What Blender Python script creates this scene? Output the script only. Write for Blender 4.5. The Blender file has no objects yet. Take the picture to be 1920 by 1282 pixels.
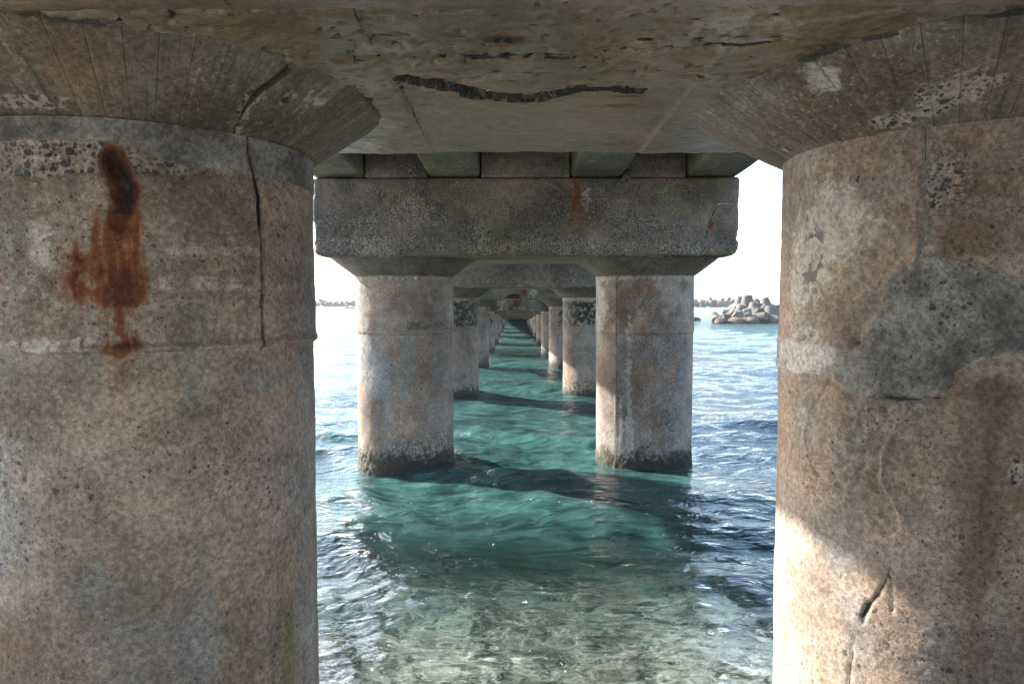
import bpy, bmesh, math, random
import numpy as np
from mathutils import Vector, Matrix, Euler

C = bpy.context.scene.collection
rad = math.radians

# ------------------------------------------------------------------ camera
F_PX, CX, H, YAW, PITCH, ROLL = 1364.14, -0.1561, 2.6214, -0.00394, 0.05729, -0.00159
S, Y1, L, R = 3.7767, 3.4337, 8.0605, 0.75      # pillar spacing across, first pair, bay length, pillar radius
cam = bpy.data.cameras.new('camera'); camo = bpy.data.objects.new('camera', cam); C.objects.link(camo)
cam.sensor_width = 36.0; cam.lens = F_PX * 36.0 / 1920.0; cam.clip_start = 0.05; cam.clip_end = 12000
fw = Vector((math.sin(YAW)*math.cos(PITCH), math.cos(YAW)*math.cos(PITCH), -math.sin(PITCH)))
r0 = Vector((math.cos(YAW), -math.sin(YAW), 0)); u0 = r0.cross(fw)
rr = r0*math.cos(ROLL) + u0*math.sin(ROLL); uu = -r0*math.sin(ROLL) + u0*math.cos(ROLL)
m = Matrix((rr, uu, -fw)).transposed().to_4x4(); m.translation = (CX, 0, H)
camo.matrix_world = m
bpy.context.scene.camera = camo

# ------------------------------------------------------------------ sky, sun, exposure
SUN_EL, SUN_AZ = rad(31), rad(-57)              # azimuth from +Y towards +X
w = bpy.data.worlds.new('World'); bpy.context.scene.world = w; w.use_nodes = True
wt = w.node_tree; bg = wt.nodes['Background']
sky = wt.nodes.new('ShaderNodeTexSky'); sky.sky_type = 'NISHITA'; sky.sun_disc = False
sky.sun_elevation = SUN_EL; sky.sun_rotation = SUN_AZ; sky.air_density = 1.0; sky.dust_density = 1.5; sky.ozone_density = 1.6
wt.links.new(sky.outputs[0], bg.inputs[0]); bg.inputs[1].default_value = 0.12
sl = bpy.data.lights.new('sun', 'SUN'); sl.energy = 5.0; sl.angle = rad(0.9); sl.color = (1, .95, .86)
so = bpy.data.objects.new('sun', sl); C.objects.link(so)
sd = Vector((math.sin(SUN_AZ)*math.cos(SUN_EL), math.cos(SUN_AZ)*math.cos(SUN_EL), math.sin(SUN_EL)))
so.rotation_euler = sd.to_track_quat('Z', 'Y').to_euler(); so.location = (-20, 20, 30)
vs = bpy.context.scene.view_settings
vs.view_transform = 'Standard'; vs.look = 'None'; vs.gamma = 1; vs.exposure = 2.45; vs.use_curve_mapping = False
bpy.context.scene.cycles.max_bounces = 6
bpy.context.scene.cycles.diffuse_bounces = 3
bpy.context.scene.cycles.transparent_max_bounces = 6
bpy.context.scene.cycles.volume_bounces = 0
bpy.context.scene.cycles.glossy_bounces = 3

# ------------------------------------------------------------------ numpy noise
def _h(i, j, k, s):
    n = (i*374761393 + j*668265263 + k*2147483647 + s*1274126177) & 0xffffffff
    n = ((n ^ (n >> 13)) * 1274126177) & 0xffffffff
    n = (n ^ (n >> 16)) & 0xffffffff
    return n.astype(np.float64) / 4294967295.0
def vnoise(P, s=0):
    i = np.floor(P).astype(np.int64); f = P - i; f = f*f*f*(f*(f*6-15)+10)
    x, y, z = i[:, 0], i[:, 1], i[:, 2]; o = 0
    for a in (0, 1):
        for b in (0, 1):
            for c in (0, 1):
                wgt = (f[:, 0] if a else 1-f[:, 0])*(f[:, 1] if b else 1-f[:, 1])*(f[:, 2] if c else 1-f[:, 2])
                o = o + wgt*_h(x+a, y+b, z+c, s)
    return o*2-1
def fbm(P, scale, octv=4, s=0, gain=.5):
    P = np.asarray(P, float)*scale + 137.31; a, t, o = 1.0, 0, 0
    for q in range(octv):
        o = o + a*vnoise(P*(2.03**q), s+q*7); t += a; a *= gain
    return o/t
def sm(x, a, b):
    t = np.clip((x-a)/(b-a), 0, 1); return t*t*(3-2*t)
def pdist(U, V, pts):
    """distance of (U,V) to a polyline, and the fraction along it"""
    best = np.full(U.shape, 1e9); tt = np.zeros(U.shape); n = len(pts)-1
    for q in range(n):
        ax, ay = pts[q]; bx, by = pts[q+1]; dx, dy = bx-ax, by-ay; l2 = dx*dx+dy*dy+1e-12
        t = np.clip(((U-ax)*dx+(V-ay)*dy)/l2, 0, 1); d = np.hypot(U-ax-t*dx, V-ay-t*dy)
        k = d < best; best = np.where(k, d, best); tt = np.where(k, (q+t)/n, tt)
    return best, tt
def inpoly(U, V, pts):
    ins = np.zeros(U.shape, bool); n = len(pts)
    for q in range(n):
        ax, ay = pts[q]; bx, by = pts[(q+1) % n]
        c = ((ay > V) != (by > V)); x = (bx-ax)*(V-ay)/((by-ay) if by != ay else 1e-9)+ax
        ins ^= c & (U < x)
    return ins
def blob(U, V, u, v, ru, rv): return np.exp(-(((U-u)/ru)**2+((V-v)/rv)**2))

# ------------------------------------------------------------------ object helpers
def tag(o, label=None, cat=None, group=None, kind=None):
    if label: o['label'] = label
    if cat: o['category'] = cat
    if group: o['group'] = group
    if kind: o['kind'] = kind
    return o
def empty(name, loc, rz=0):
    o = bpy.data.objects.new(name, None); C.objects.link(o); o.location = loc; o.rotation_euler[2] = rz
    o.empty_display_size = .2; return o
def np_mesh(name, V, Fq, mat, parent=None, smooth=True, attrs=None):
    me = bpy.data.meshes.new(name)
    V = np.asarray(V, np.float32); Fq = np.asarray(Fq, np.int32); k = Fq.shape[1]
    me.vertices.add(len(V)); me.vertices.foreach_set('co', V.ravel())
    me.loops.add(Fq.size); me.loops.foreach_set('vertex_index', Fq.ravel())
    me.polygons.add(len(Fq)); me.polygons.foreach_set('loop_start', np.arange(0, Fq.size, k, dtype=np.int32))
    me.update(calc_edges=True)
    me.polygons.foreach_set('use_smooth', np.full(len(Fq), smooth)); me.validate()
    if attrs is None: attrs = {'ma': np.zeros((len(V), 4)), 'mb': np.zeros((len(V), 4))} if 'concrete' in mat.name else {}
    if attrs:
        for an, A in attrs.items():
            a = me.color_attributes.new(an, 'FLOAT_COLOR', 'POINT'); a.data.foreach_set('color', np.asarray(A, np.float32).ravel())
    o = bpy.data.objects.new(name, me); C.objects.link(o); o.parent = parent
    me.materials.append(mat); return o
def bm_obj(name, bm, mat, parent=None, smooth=False):
    me = bpy.data.meshes.new(name); bm.to_mesh(me); bm.free()
    for p in me.polygons: p.use_smooth = smooth
    me.materials.append(mat); o = bpy.data.objects.new(name, me); C.objects.link(o); o.parent = parent; return o

# ------------------------------------------------------------------ shader helper
class N:
    def __init__(s, name):
        s.m = bpy.data.materials.new(name); s.m.use_nodes = True; s.t = s.m.node_tree; s.t.nodes.clear()
        s.out = s.t.nodes.new('ShaderNodeOutputMaterial')
    def n(s, typ, **k):
        x = s.t.nodes.new('ShaderNode'+typ)
        for a, b in k.items(): setattr(x, a, b)
        return x
    def put(s, sock, v):
        if v is None: return
        if isinstance(v, bpy.types.NodeSocket): s.t.links.new(v, sock)
        elif isinstance(v, (tuple, list)):
            sock.default_value = tuple(v)+((1,) if len(v) == 3 and sock.type == 'RGBA' else ())
        else: sock.default_value = v
    def math(s, op, a, b=None, c=None, clamp=False):
        x = s.n('Math', operation=op, use_clamp=clamp); s.put(x.inputs[0], a); s.put(x.inputs[1], b)
        if c is not None: s.put(x.inputs[2], c)
        return x.outputs[0]
    def mul(s, a, b): return s.math('MULTIPLY', a, b)
    def add(s, a, b): return s.math('ADD', a, b)
    def sub(s, a, b): return s.math('SUBTRACT', a, b)
    def step(s, x, a, b, lo=0., hi=1.):
        r = s.n('MapRange', interpolation_type='SMOOTHSTEP'); s.put(r.inputs[0], x)
        s.put(r.inputs[1], a); s.put(r.inputs[2], b); s.put(r.inputs[3], lo); s.put(r.inputs[4], hi); return r.outputs[0]
    def mix(s, f, a, b, mode='MIX'):
        x = s.n('Mix', data_type='RGBA', blend_type=mode); s.put(x.inputs[0], f); s.put(x.inputs[6], a); s.put(x.inputs[7], b); return x.outputs[2]
    def noise(s, v, scale, det=4, rough=.55, dist=0., col=False):
        x = s.n('TexNoise'); s.put(x.inputs['Vector'], v); x.inputs['Scale'].default_value = scale
        x.inputs['Detail'].default_value = det; x.inputs['Roughness'].default_value = rough; x.inputs['Distortion'].default_value = dist
        return x.outputs[1 if col else 0]
    def vor(s, v, scale, feat='F1', rnd=1.):
        x = s.n('TexVoronoi', feature=feat); s.put(x.inputs['Vector'], v); x.inputs['Scale'].default_value = scale
        x.inputs['Randomness'].default_value = rnd; return x
    def vscale(s, v, xyz):
        x = s.n('Mapping'); s.put(x.inputs[0], v); x.inputs['Scale'].default_value = xyz; return x.outputs[0]
    def warp(s, v, scale, amt):
        c = s.noise(v, scale, 3, col=True)
        a = s.n('VectorMath', operation='SUBTRACT'); s.put(a.inputs[0], c); a.inputs[1].default_value = (.5, .5, .5)
        b = s.n('VectorMath', operation='SCALE'); s.put(b.inputs[0], a.outputs[0]); b.inputs['Scale'].default_value = amt
        d = s.n('VectorMath', operation='ADD'); s.put(d.inputs[0], v); s.put(d.inputs[1], b.outputs[0]); return d.outputs[0]
    def attr(s, name):
        a = s.n('Attribute', attribute_name=name); sp = s.n('SeparateColor'); s.put(sp.inputs[0], a.outputs[0])
        return sp.outputs[0], sp.outputs[1], sp.outputs[2], a.outputs['Alpha']

def concrete(name, warm=(.250, .190, .150), warm2=(.165, .122, .094), grey=(.180, .170, .161), dark=(.060, .054, .046),
             agg=.0, aggscale=26., greybias=0., planks=False, algae=True, streaks=.5, wet=0.0, pit=1.0, boards=False, olive=0., spk=0., plain=False):
    g = N(name)
    geo = g.n('NewGeometry'); P = geo.outputs['Position']
    sp = g.n('SeparateXYZ'); g.put(sp.inputs[0], P); Z = sp.outputs[2]
    rust, aa, patch, crack = g.attr('ma')
    white, brown, green, lift = g.attr('mb')
    if plain: rust = aa = patch = crack = white = brown = green = 0.0
    nl = g.noise(P, .75, 4, .6, .4); nm = g.noise(P, 3.1, 5, .65); nf = g.noise(P, 17, 4, .75)
    st = g.noise(g.vscale(P, (3.6, 3.6, .42)), 1., 4, .6, .6)
    col = g.mix(g.step(nl, .4, .62), warm, warm2)
    gm = g.step(g.add(g.add(g.mul(st, streaks), g.mul(nm, 1-streaks)), greybias), .47, .63)
    col = g.mix(gm, col, grey)
    # blotches, lighter lime crusts and darker damp streaks
    col = g.mix(g.mul(g.step(nf, .55, .75), .30), col, (.34, .29, .23))
    col = g.mix(g.mul(g.step(nm, .36, .22), .55), col, dark)
    st2 = g.noise(g.vscale(P, (7, 7, .5)), 1.3, 4, .6)
    col = g.mix(g.mul(g.step(st2, .56, .74), .40*streaks), col, dark)
    if olive: col = g.mix(g.mul(g.step(g.noise(P, 1.9, 5, .6), .40, .62), olive), col, (.085, .08, .038))
    sp1 = g.noise(P, 40, 4, .8); sp2 = g.noise(P, 8.5, 4, .75, .5)
    col = g.mix(1., col, g.mix(g.step(sp2, .36, .64), (.82, .80, .78), (1.16, 1.15, 1.14)), 'MULTIPLY')
    col = g.mix(g.mul(g.step(sp1, .57, .64), .42), col, (.36, .31, .25))
    col = g.mix(g.mul(g.step(sp1, .43, .36), .48), col, (.050, .040, .032))
    bnd = g.noise(g.vscale(g.warp(P, 1.5, .25), (.5, .5, 9)), 1., 5, .62)
    col = g.mix(g.mul(g.step(bnd, .52, .64), .38), col, grey); col = g.mix(g.mul(g.step(bnd, .44, .34), .38), col, warm2)
    # painted-on repairs, efflorescence and painted bounce light, brown and green stains with shapes of their own
    nedge = g.mul(g.sub(nf, .5), .9)
    pm = g.step(g.add(patch, nedge), .34, .70)
    col = g.mix(g.mul(pm, .92), col, g.mix(g.step(g.add(g.mul(nm, .6), g.mul(sp2, .4)), .36, .62), (.060, .060, .058), (.235, .233, .228)))
    col = g.mix(g.mul(g.step(g.add(brown, nedge), .2, .9), .80), col, g.mix(nm, (.060, .034, .020), (.165, .100, .062)))
    wn = g.noise(g.warp(P, 9, .12), 15, 5, .6)
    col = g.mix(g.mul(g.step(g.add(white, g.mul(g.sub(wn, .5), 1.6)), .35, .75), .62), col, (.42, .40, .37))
    col = g.mix(g.mul(g.step(g.add(green, nedge), .2, .9), .75), col, g.mix(nf, (.05, .05, .016), (.17, .15, .05)))
    ht = g.add(g.mul(nm, .35), g.mul(nf, .30))
    # board marks
    if planks:
        tc = g.n('TexCoord'); so_ = g.n('SeparateXYZ'); g.put(so_.inputs[0], tc.outputs['Object'])
        th = g.math('ARCTAN2', so_.outputs[0], so_.outputs[1])
        u = g.mul(g.add(th, g.mul(g.sub(g.noise(P, 2, 2), .5), .012)), 60/(2*math.pi))
        fr = g.math('FRACT', u); fl = g.math('FLOOR', u)
        wnz = g.n('TexWhiteNoise', noise_dimensions='1D'); g.put(wnz.inputs['W'], fl)
        edge = g.math('ABSOLUTE', g.sub(fr, .5)); gr = g.step(edge, .47, .5)
        col = g.mix(g.mul(g.step(wnz.outputs[0], 0, 1), .30), col, (.085, .08, .06))
        cb = g.n('CombineXYZ'); g.put(cb.inputs[0], g.mul(th, 11)); g.put(cb.inputs[1], g.mul(so_.outputs[2], 1.2)); g.put(cb.inputs[2], wnz.outputs[0])
        gn = g.noise(cb.outputs[0], 2.2, 6, .7)
        col = g.mix(g.mul(g.step(gn, .55, .68), .75), col, (.035, .036, .030))
        col = g.mix(g.mul(g.step(gn, .44, .34), .15), col, (.36, .34, .28))
        col = g.mix(g.mul(gr, .22), col, (.05, .047, .04))
        ht = g.sub(g.add(ht, g.mul(wnz.outputs[0], .12)), g.mul(gr, .45)); ht = g.add(ht, g.mul(gn, .3))
    if boards:
        u = g.mul(g.add(sp.outputs[1], g.mul(nl, .01)), 1/.37); fr = g.math('FRACT', u); fl = g.math('FLOOR', u)
        wnz = g.n('TexWhiteNoise', noise_dimensions='1D'); g.put(wnz.inputs['W'], fl)
        gr = g.step(g.math('ABSOLUTE', g.sub(fr, .5)), .487, .5)
        col = g.mix(g.mul(wnz.outputs[0], .30), col, (.135, .110, .096)); col = g.mix(g.mul(gr, .6), col, (.04, .038, .03))
        wood = g.noise(g.vscale(P, (1.2, 40, 6)), 2, 4, .6)
        col = g.mix(g.mul(g.step(wood, .5, .75), .25), col, (.10, .078, .066)); ht = g.sub(ht, g.mul(gr, .5)); ht = g.add(ht, g.mul(wood, .15))
    # exposed aggregate
    am = g.step(g.add(g.add(aa, agg), g.add(g.mul(g.sub(nl, .5), 1.3), g.mul(g.sub(nf, .5), 1.0))), .42, .62)
    Pw = g.warp(P, 11, .05)
    v1 = g.vor(g.vscale(Pw, (1, 1, 1.25)), aggscale)
    spc = g.n('SeparateColor'); g.put(spc.inputs[0], v1.outputs['Color'])
    stone = g.mul(g.step(v1.outputs['Distance'], g.add(g.mul(spc.outputs[1], .26), .28), g.add(g.mul(spc.outputs[1], .26), .20)), g.step(spc.outputs[0], .42, .46))
    v1b = g.vor(Pw, aggscale*2.3)
    spd = g.n('SeparateColor'); g.put(spd.inputs[0], v1b.outputs['Color'])
    stone2 = g.mul(g.step(v1b.outputs['Distance'], .46, .34), g.step(spd.outputs[0], .42, .47))
    stc = g.mix(spc.outputs[1], (.006, .008, .010), (.048, .052, .054))
    col = g.mix(g.mul(am, .45), col, (.33, .29, .24))
    both = g.mul(am, g.math('MAXIMUM', stone, g.mul(stone2, .85)))
    col = g.mix(both, col, stc)
    ht = g.sub(ht, g.mul(both, .9))
    am2 = g.mul(spk, g.step(g.add(g.add(aa, agg), g.add(g.mul(g.sub(nl, .5), 2.4), g.mul(g.sub(nm, .5), 2.0))), .10, .50))
    sp3 = g.noise(g.warp(P, 20, .03), 62, 3, .62)
    blk = g.mul(g.step(sp3, .545, .585), am2); col = g.mix(g.mul(blk, .85), col, (.010, .011, .012))
    col = g.mix(g.mul(g.mul(g.step(sp3, .45, .40), am2), .42), col, (.36, .34, .30)); ht = g.sub(ht, g.mul(blk, .7))
    # pits, irregular
    Pp = g.warp(P, 38, .022)
    for sc, k, thr in ((24, .85, .32), (50, .8, .40), (105, .7, .46)):
        v = g.vor(Pp, sc); s3 = g.n('SeparateColor'); g.put(s3.inputs[0], v.outputs['Color'])
        size = g.mul(g.math('POWER', s3.outputs[0], 5.0 if sc < 60 else 3.0), thr*pit)
        size = g.mul(size, g.step(g.noise(P, 2.3, 3, .6), .38, .66, .25, 1.35)); pk = g.mul(g.step(g.sub(size, v.outputs['Distance']), 0.0, .05), g.step(s3.outputs[1], .2, .5))
        col = g.mix(g.mul(pk, k), col, (.045, .038, .03)); ht = g.sub(ht, g.mul(pk, 1.1))
    # rust
    rn = g.add(rust, g.mul(g.sub(g.noise(g.vscale(P, (1, 1, .35)), 11, 6, .72), .5), 1.15))
    rc = g.n('ValToRGB'); g.put(rc.inputs[0], rn); cr = rc.color_ramp
    cr.elements[0].position = .30; cr.elements[0].color = (.15, .085, .05, 1)
    cr.elements[1].position = .95; cr.elements[1].color = (.012, .008, .006, 1)
    e = cr.elements.new(.5); e.color = (.115, .042, .016, 1); e = cr.elements.new(.72); e.color = (.050, .013, .006, 1)
    col = g.mix(g.mul(g.step(rn, .12, .5), g.step(rust, .02, .38)), col, rc.outputs[0])
    cm = g.step(g.add(crack, g.mul(g.sub(nf, .5), .5)), .4, .6)
    col = g.mix(cm, col, (.016, .014, .012))
    # fine grain everywhere
    big = g.noise(P, 1.25, 5, .66, .5)
    col = g.mix(1., col, g.mix(g.step(big, .36, .62), (.70, .69, .68), (1.14, 1.12, 1.11)), 'MULTIPLY')
    fg = g.noise(P, 150, 3, .7)
    fg2 = g.noise(P, 48, 3, .7)
    col = g.mix(1.0, col, g.mix(fg, (.55, .55, .55), (1.42, 1.42, 1.42)), 'MULTIPLY')
    col = g.mix(1.0, col, g.mix(g.step(fg2, .34, .66), (.70, .69, .68), (1.26, 1.26, 1.26)), 'MULTIPLY')
    ht = g.add(ht, g.mul(fg, .14)); ht = g.add(ht, g.mul(fg2, .12))
    if algae:
        al = g.step(g.add(Z, g.add(g.mul(g.sub(nm, .5), 1.2), g.mul(g.sub(nf, .5), .7))), .46, .16)
        col = g.mix(g.mul(al, .9), col, g.mix(nf, (.006, .006, .004), (.060, .052, .030)))
        col = g.mix(g.step(Z, .02, -.15), col, (.030, .062, .056))
        ag2 = g.step(g.add(Z, g.mul(g.sub(nf, .5), .7)), .36, .18)
        col = g.mix(g.mul(ag2, .93), col, (.02, .018, .013))
        ht = g.add(ht, g.mul(g.mul(al, nf), .9))
    b = g.n('BsdfPrincipled'); g.put(b.inputs['Base Color'], col)
    rg = g.sub(.86-wet, g.mul(g.math('MAXIMUM', cm, both), .3)); g.put(b.inputs['Roughness'], rg)
    b.inputs['Specular IOR Level'].default_value = .35
    bu = g.n('Bump'); bu.inputs['Strength'].default_value = .75; bu.inputs['Distance'].default_value = .016
    g.put(bu.inputs['Height'], ht); g.put(b.inputs['Normal'], bu.outputs[0])
    g.put(g.out.inputs[0], b.outputs[0]); return g.m

M_PIL = concrete('pillar_concrete', agg=-.18, greybias=.01, spk=.35)
M_PIL2 = concrete('pillar_concrete_far', warm=(.285, .205, .155), warm2=(.185, .135, .10), grey=(.20, .19, .18), agg=.0, greybias=.05, aggscale=26., spk=.75)
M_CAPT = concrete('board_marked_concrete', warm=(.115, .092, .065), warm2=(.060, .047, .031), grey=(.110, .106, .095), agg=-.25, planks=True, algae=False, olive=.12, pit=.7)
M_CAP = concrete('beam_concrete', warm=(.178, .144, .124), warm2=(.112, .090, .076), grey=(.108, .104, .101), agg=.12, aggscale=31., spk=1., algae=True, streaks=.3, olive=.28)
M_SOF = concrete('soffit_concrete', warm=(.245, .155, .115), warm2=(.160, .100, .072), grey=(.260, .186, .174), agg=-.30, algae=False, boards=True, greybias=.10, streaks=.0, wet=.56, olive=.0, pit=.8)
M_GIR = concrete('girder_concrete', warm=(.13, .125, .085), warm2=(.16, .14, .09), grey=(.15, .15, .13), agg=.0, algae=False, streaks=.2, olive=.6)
M_TET = concrete('armour_stone', warm=(.105, .097, .082), warm2=(.085, .079, .070), grey=(.085, .083, .08), dark=(.03, .028, .025), plain=True, agg=-.8, algae=False, pit=.3)

M_ROCK = concrete('boulder_stone', warm=(.13, .10, .06), warm2=(.07, .055, .035), grey=(.07, .065, .055), dark=(.02, .02, .016), plain=True, agg=-.8, algae=False)

# ------------------------------------------------------------------ pillars
def Ztop(n): return 3.29-.305*(n-1)
def Zcap(n): return 3.55-.31*(n-1)-(.024 if n == 1 else 0)
ORD = ['first', 'second', 'third', 'fourth', 'fifth', 'sixth', 'seventh', 'eighth', 'ninth', 'tenth', 'eleventh', 'twelfth', 'thirteenth']

def revolve(nth, zs, rfun, loc, name, mat, parent, paint=None, zoff=0):
    """grid of revolution about the local axis; theta 0 faces the camera (-Y), growing towards +X"""
    th = np.linspace(-math.pi, math.pi, nth, endpoint=False)
    T, ZZ = np.meshgrid(th, zs); T = T.ravel(); ZZ = ZZ.ravel()
    Rr = rfun(ZZ)
    base = np.stack([Rr*np.sin(T), -Rr*np.cos(T), ZZ], 1)
    W = base + np.array(loc)
    d, attrs = paint(np.degrees(T), ZZ+loc[2], W, ZZ) if paint else (0, None)
    Rr = Rr + d
    V = np.stack([Rr*np.sin(T), -Rr*np.cos(T), ZZ], 1)
    nz = len(zs); i = np.arange(nz-1)[:, None]*nth; j = np.arange(nth)[None, :]; j2 = (j+1) % nth
    Fq = np.stack([i+j, i+j2, i+nth+j2, i+nth+j], -1).reshape(-1, 4)
    return np_mesh(name, V, Fq, mat, parent, True, attrs)

def zeros(n): return np.zeros((n, 4)), np.zeros((n, 4))
K = math.pi/180*R          # degrees to metres along the shaft

def paint_generic(n, side, zt):
    seed = n*10+side
    rs = random.Random(seed*77+5)
    def f(A, Z, W, zl):
        a, b = zeros(len(A)); zr = zt-.87
        big = fbm(W, 1.2, 4, seed); sml = fbm(W, 9, 4, seed+3)
        d = .010*fbm(W, 2.2, 4, seed+1) + .004*sml
        d = d + np.where(Z > zr+.01*big, .010, 0.0)
        d = d - .012*np.exp(-((Z-zr)/.012)**2)*(.5+.5*np.sign(sml+.1))
        # some pillars carry a rough dark band in the top lift
        if n in (3, 5, 8) or (n == 4 and side > 0):
            a[:, 1] += sm(Z, zr+.05+.1*sml, zr+.2)*sm(Z, zt-.02, zt-.15-.05*sml)*(1.1 if n == 3 else .8)*(1 if n == 3 else sm(A, -55, -20)); a[:, 3] += (1.15 if n == 3 else .9)*sm(Z, zr+.05+.1*sml, zr+.2)*sm(Z, zt-.02, zt-.15-.05*sml)*(1 if n == 3 else sm(A, -55, -20))*(.35+.65*sm(fbm(W, 13, 4, seed+41, .7), -.10, .14))*.85; b[:, 0] += .6*sm(Z, zr+.12, zr+.02)*sm(Z, zr-.25+.2*sml, zr)*(n == 3)
        a[:, 1] += .35*sm(Z, 1.0, .2)*(.6+sml) + .4*sm(big, .1, .5)
        a[:, 2] = .55*sm(fbm(W*np.array([1, 1, .5]), 1.6, 4, seed+9), .05, .35)
        b[:, 1] = .55*sm(fbm(W*np.array([1, 1, .4]), 1.5, 4, seed+13), .0, .5)
        b[:, 0] = .45*sm(fbm(W*np.array([1.6, 1.6, .3]), 1.5, 4, seed+17), .15, .5)+.5*np.exp(-((Z-zt+.04)/.04)**2)
        a[:, 3] += .5*np.exp(-((Z-zr)/.010)**2)*(.5+sml)
        if n == 2: a[:, 1] += .16*sm(Z, 1.3, .6)*(1+sml)-.22-.25*sm(Z, 2.0, 2.15); b[:, 1] += .25*sm(Z, 2.0, 2.15)*(1+2*sml); a[:, 3] += .35*np.exp(-((Z-zr)/.014)**2)
        if n == 2 and side > 0:
            s_ = np.abs(A+43.5-1.0*fbm(W, 1.5, 2, 5)); a[:, 3] += .7*(s_ < .55)*(Z > .1); d += .012*np.exp(-((s_)/1.1)**2)-.010*(s_ < .5)
            b[:, 0] += .65*np.exp(-((A+27-2*sml)/5)**2)*sm(Z, 2.9, 2.2)+.5*np.exp(-((A+24)/6)**2)*sm(Z, 1.0, .7)*sm(Z, .2, .5)
            b[:, 0] += .4*blob(A, Z, -75, 2.55, 26, .45)  # pale patch painted in for the lit upper strip
            a[:, 1] += .75*blob(A, Z, 5, 2.64, 22, .22)+.5*blob(A, Z, 25, 1.0, 35, 1.0)
            b[:, 1] += .5*blob(A, Z, -35, 2.4, 14, .25)+.5*blob(A, Z, -12, 1.5, 14, .5)+.8*blob(A, Z, 38, 2.85, 7, .1)
            a[:, 2] += .3*blob(A, Z, 20, 1.9, 25, .6)
        if n == 2 and side < 0:
            q, _ = pdist(A*K, Z, [(14*K, 2.25), (34*K, 2.23), (57*K, 2.27)]); sp = np.exp(-(q/.05)**4)*sm(A, 5, 14)
            a[:, 1] += 1.1*sp; a[:, 3] += .45*sp; d -= .035*sp*(1+sml)
            a[:, 1] += .6*np.exp(-((Z-2.17)/.05)**2)*sm(A, 15, -5)
            a[:, 2] += .9*blob(A, Z, -30, 1.5, 26, .55)+.5*blob(A, Z, -40, 2.7, 16, .3)
            b[:, 1] += .6*blob(A, Z, 20, 2.6, 28, .3)
            for aa_, z0, z1 in ((8, 1.9, 1.3), (15, 2.0, .9), (32, 2.0, 1.5)):
                b[:, 2] += .0; a[:, 3] += .42*np.exp(-((A-aa_-3*sml)/3.0)**2)*sm(Z, z0, z0-.15)*sm(Z, z1, z1+.2)
            a[:, 1] += .5*sm(Z, .85, .5)*sm(A, -10, 10); a[:, 3] += .5*sm(Z, .42+.1*sml, .2)*sm(A, -5, -30); d += .006*sm(Z, .5, .2)*sm(A, -5, -30)*(1+2*fbm(W, 20, 3, 31))
            b[:, 0] += .6*blob(A, Z, 75, 2.45, 14, .35)
        if side > 0 and n > 1: b[:, 0] += (.42+.5*sml)*sm(A, -52+12*sml, -68+12*sml)*sm(Z, zr-.2+.5*sml, zr+.2+.4*sml)  # whitened strip stands in for sunlight bounced up off the water
        if n >= 9:
            a *= .5
        wl = sm(Z, .55, .0); d += wl*.007*(1+2.0*fbm(W, 18, 3, seed+30))
        return d, {'ma': a, 'mb': b}
    return f

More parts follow.
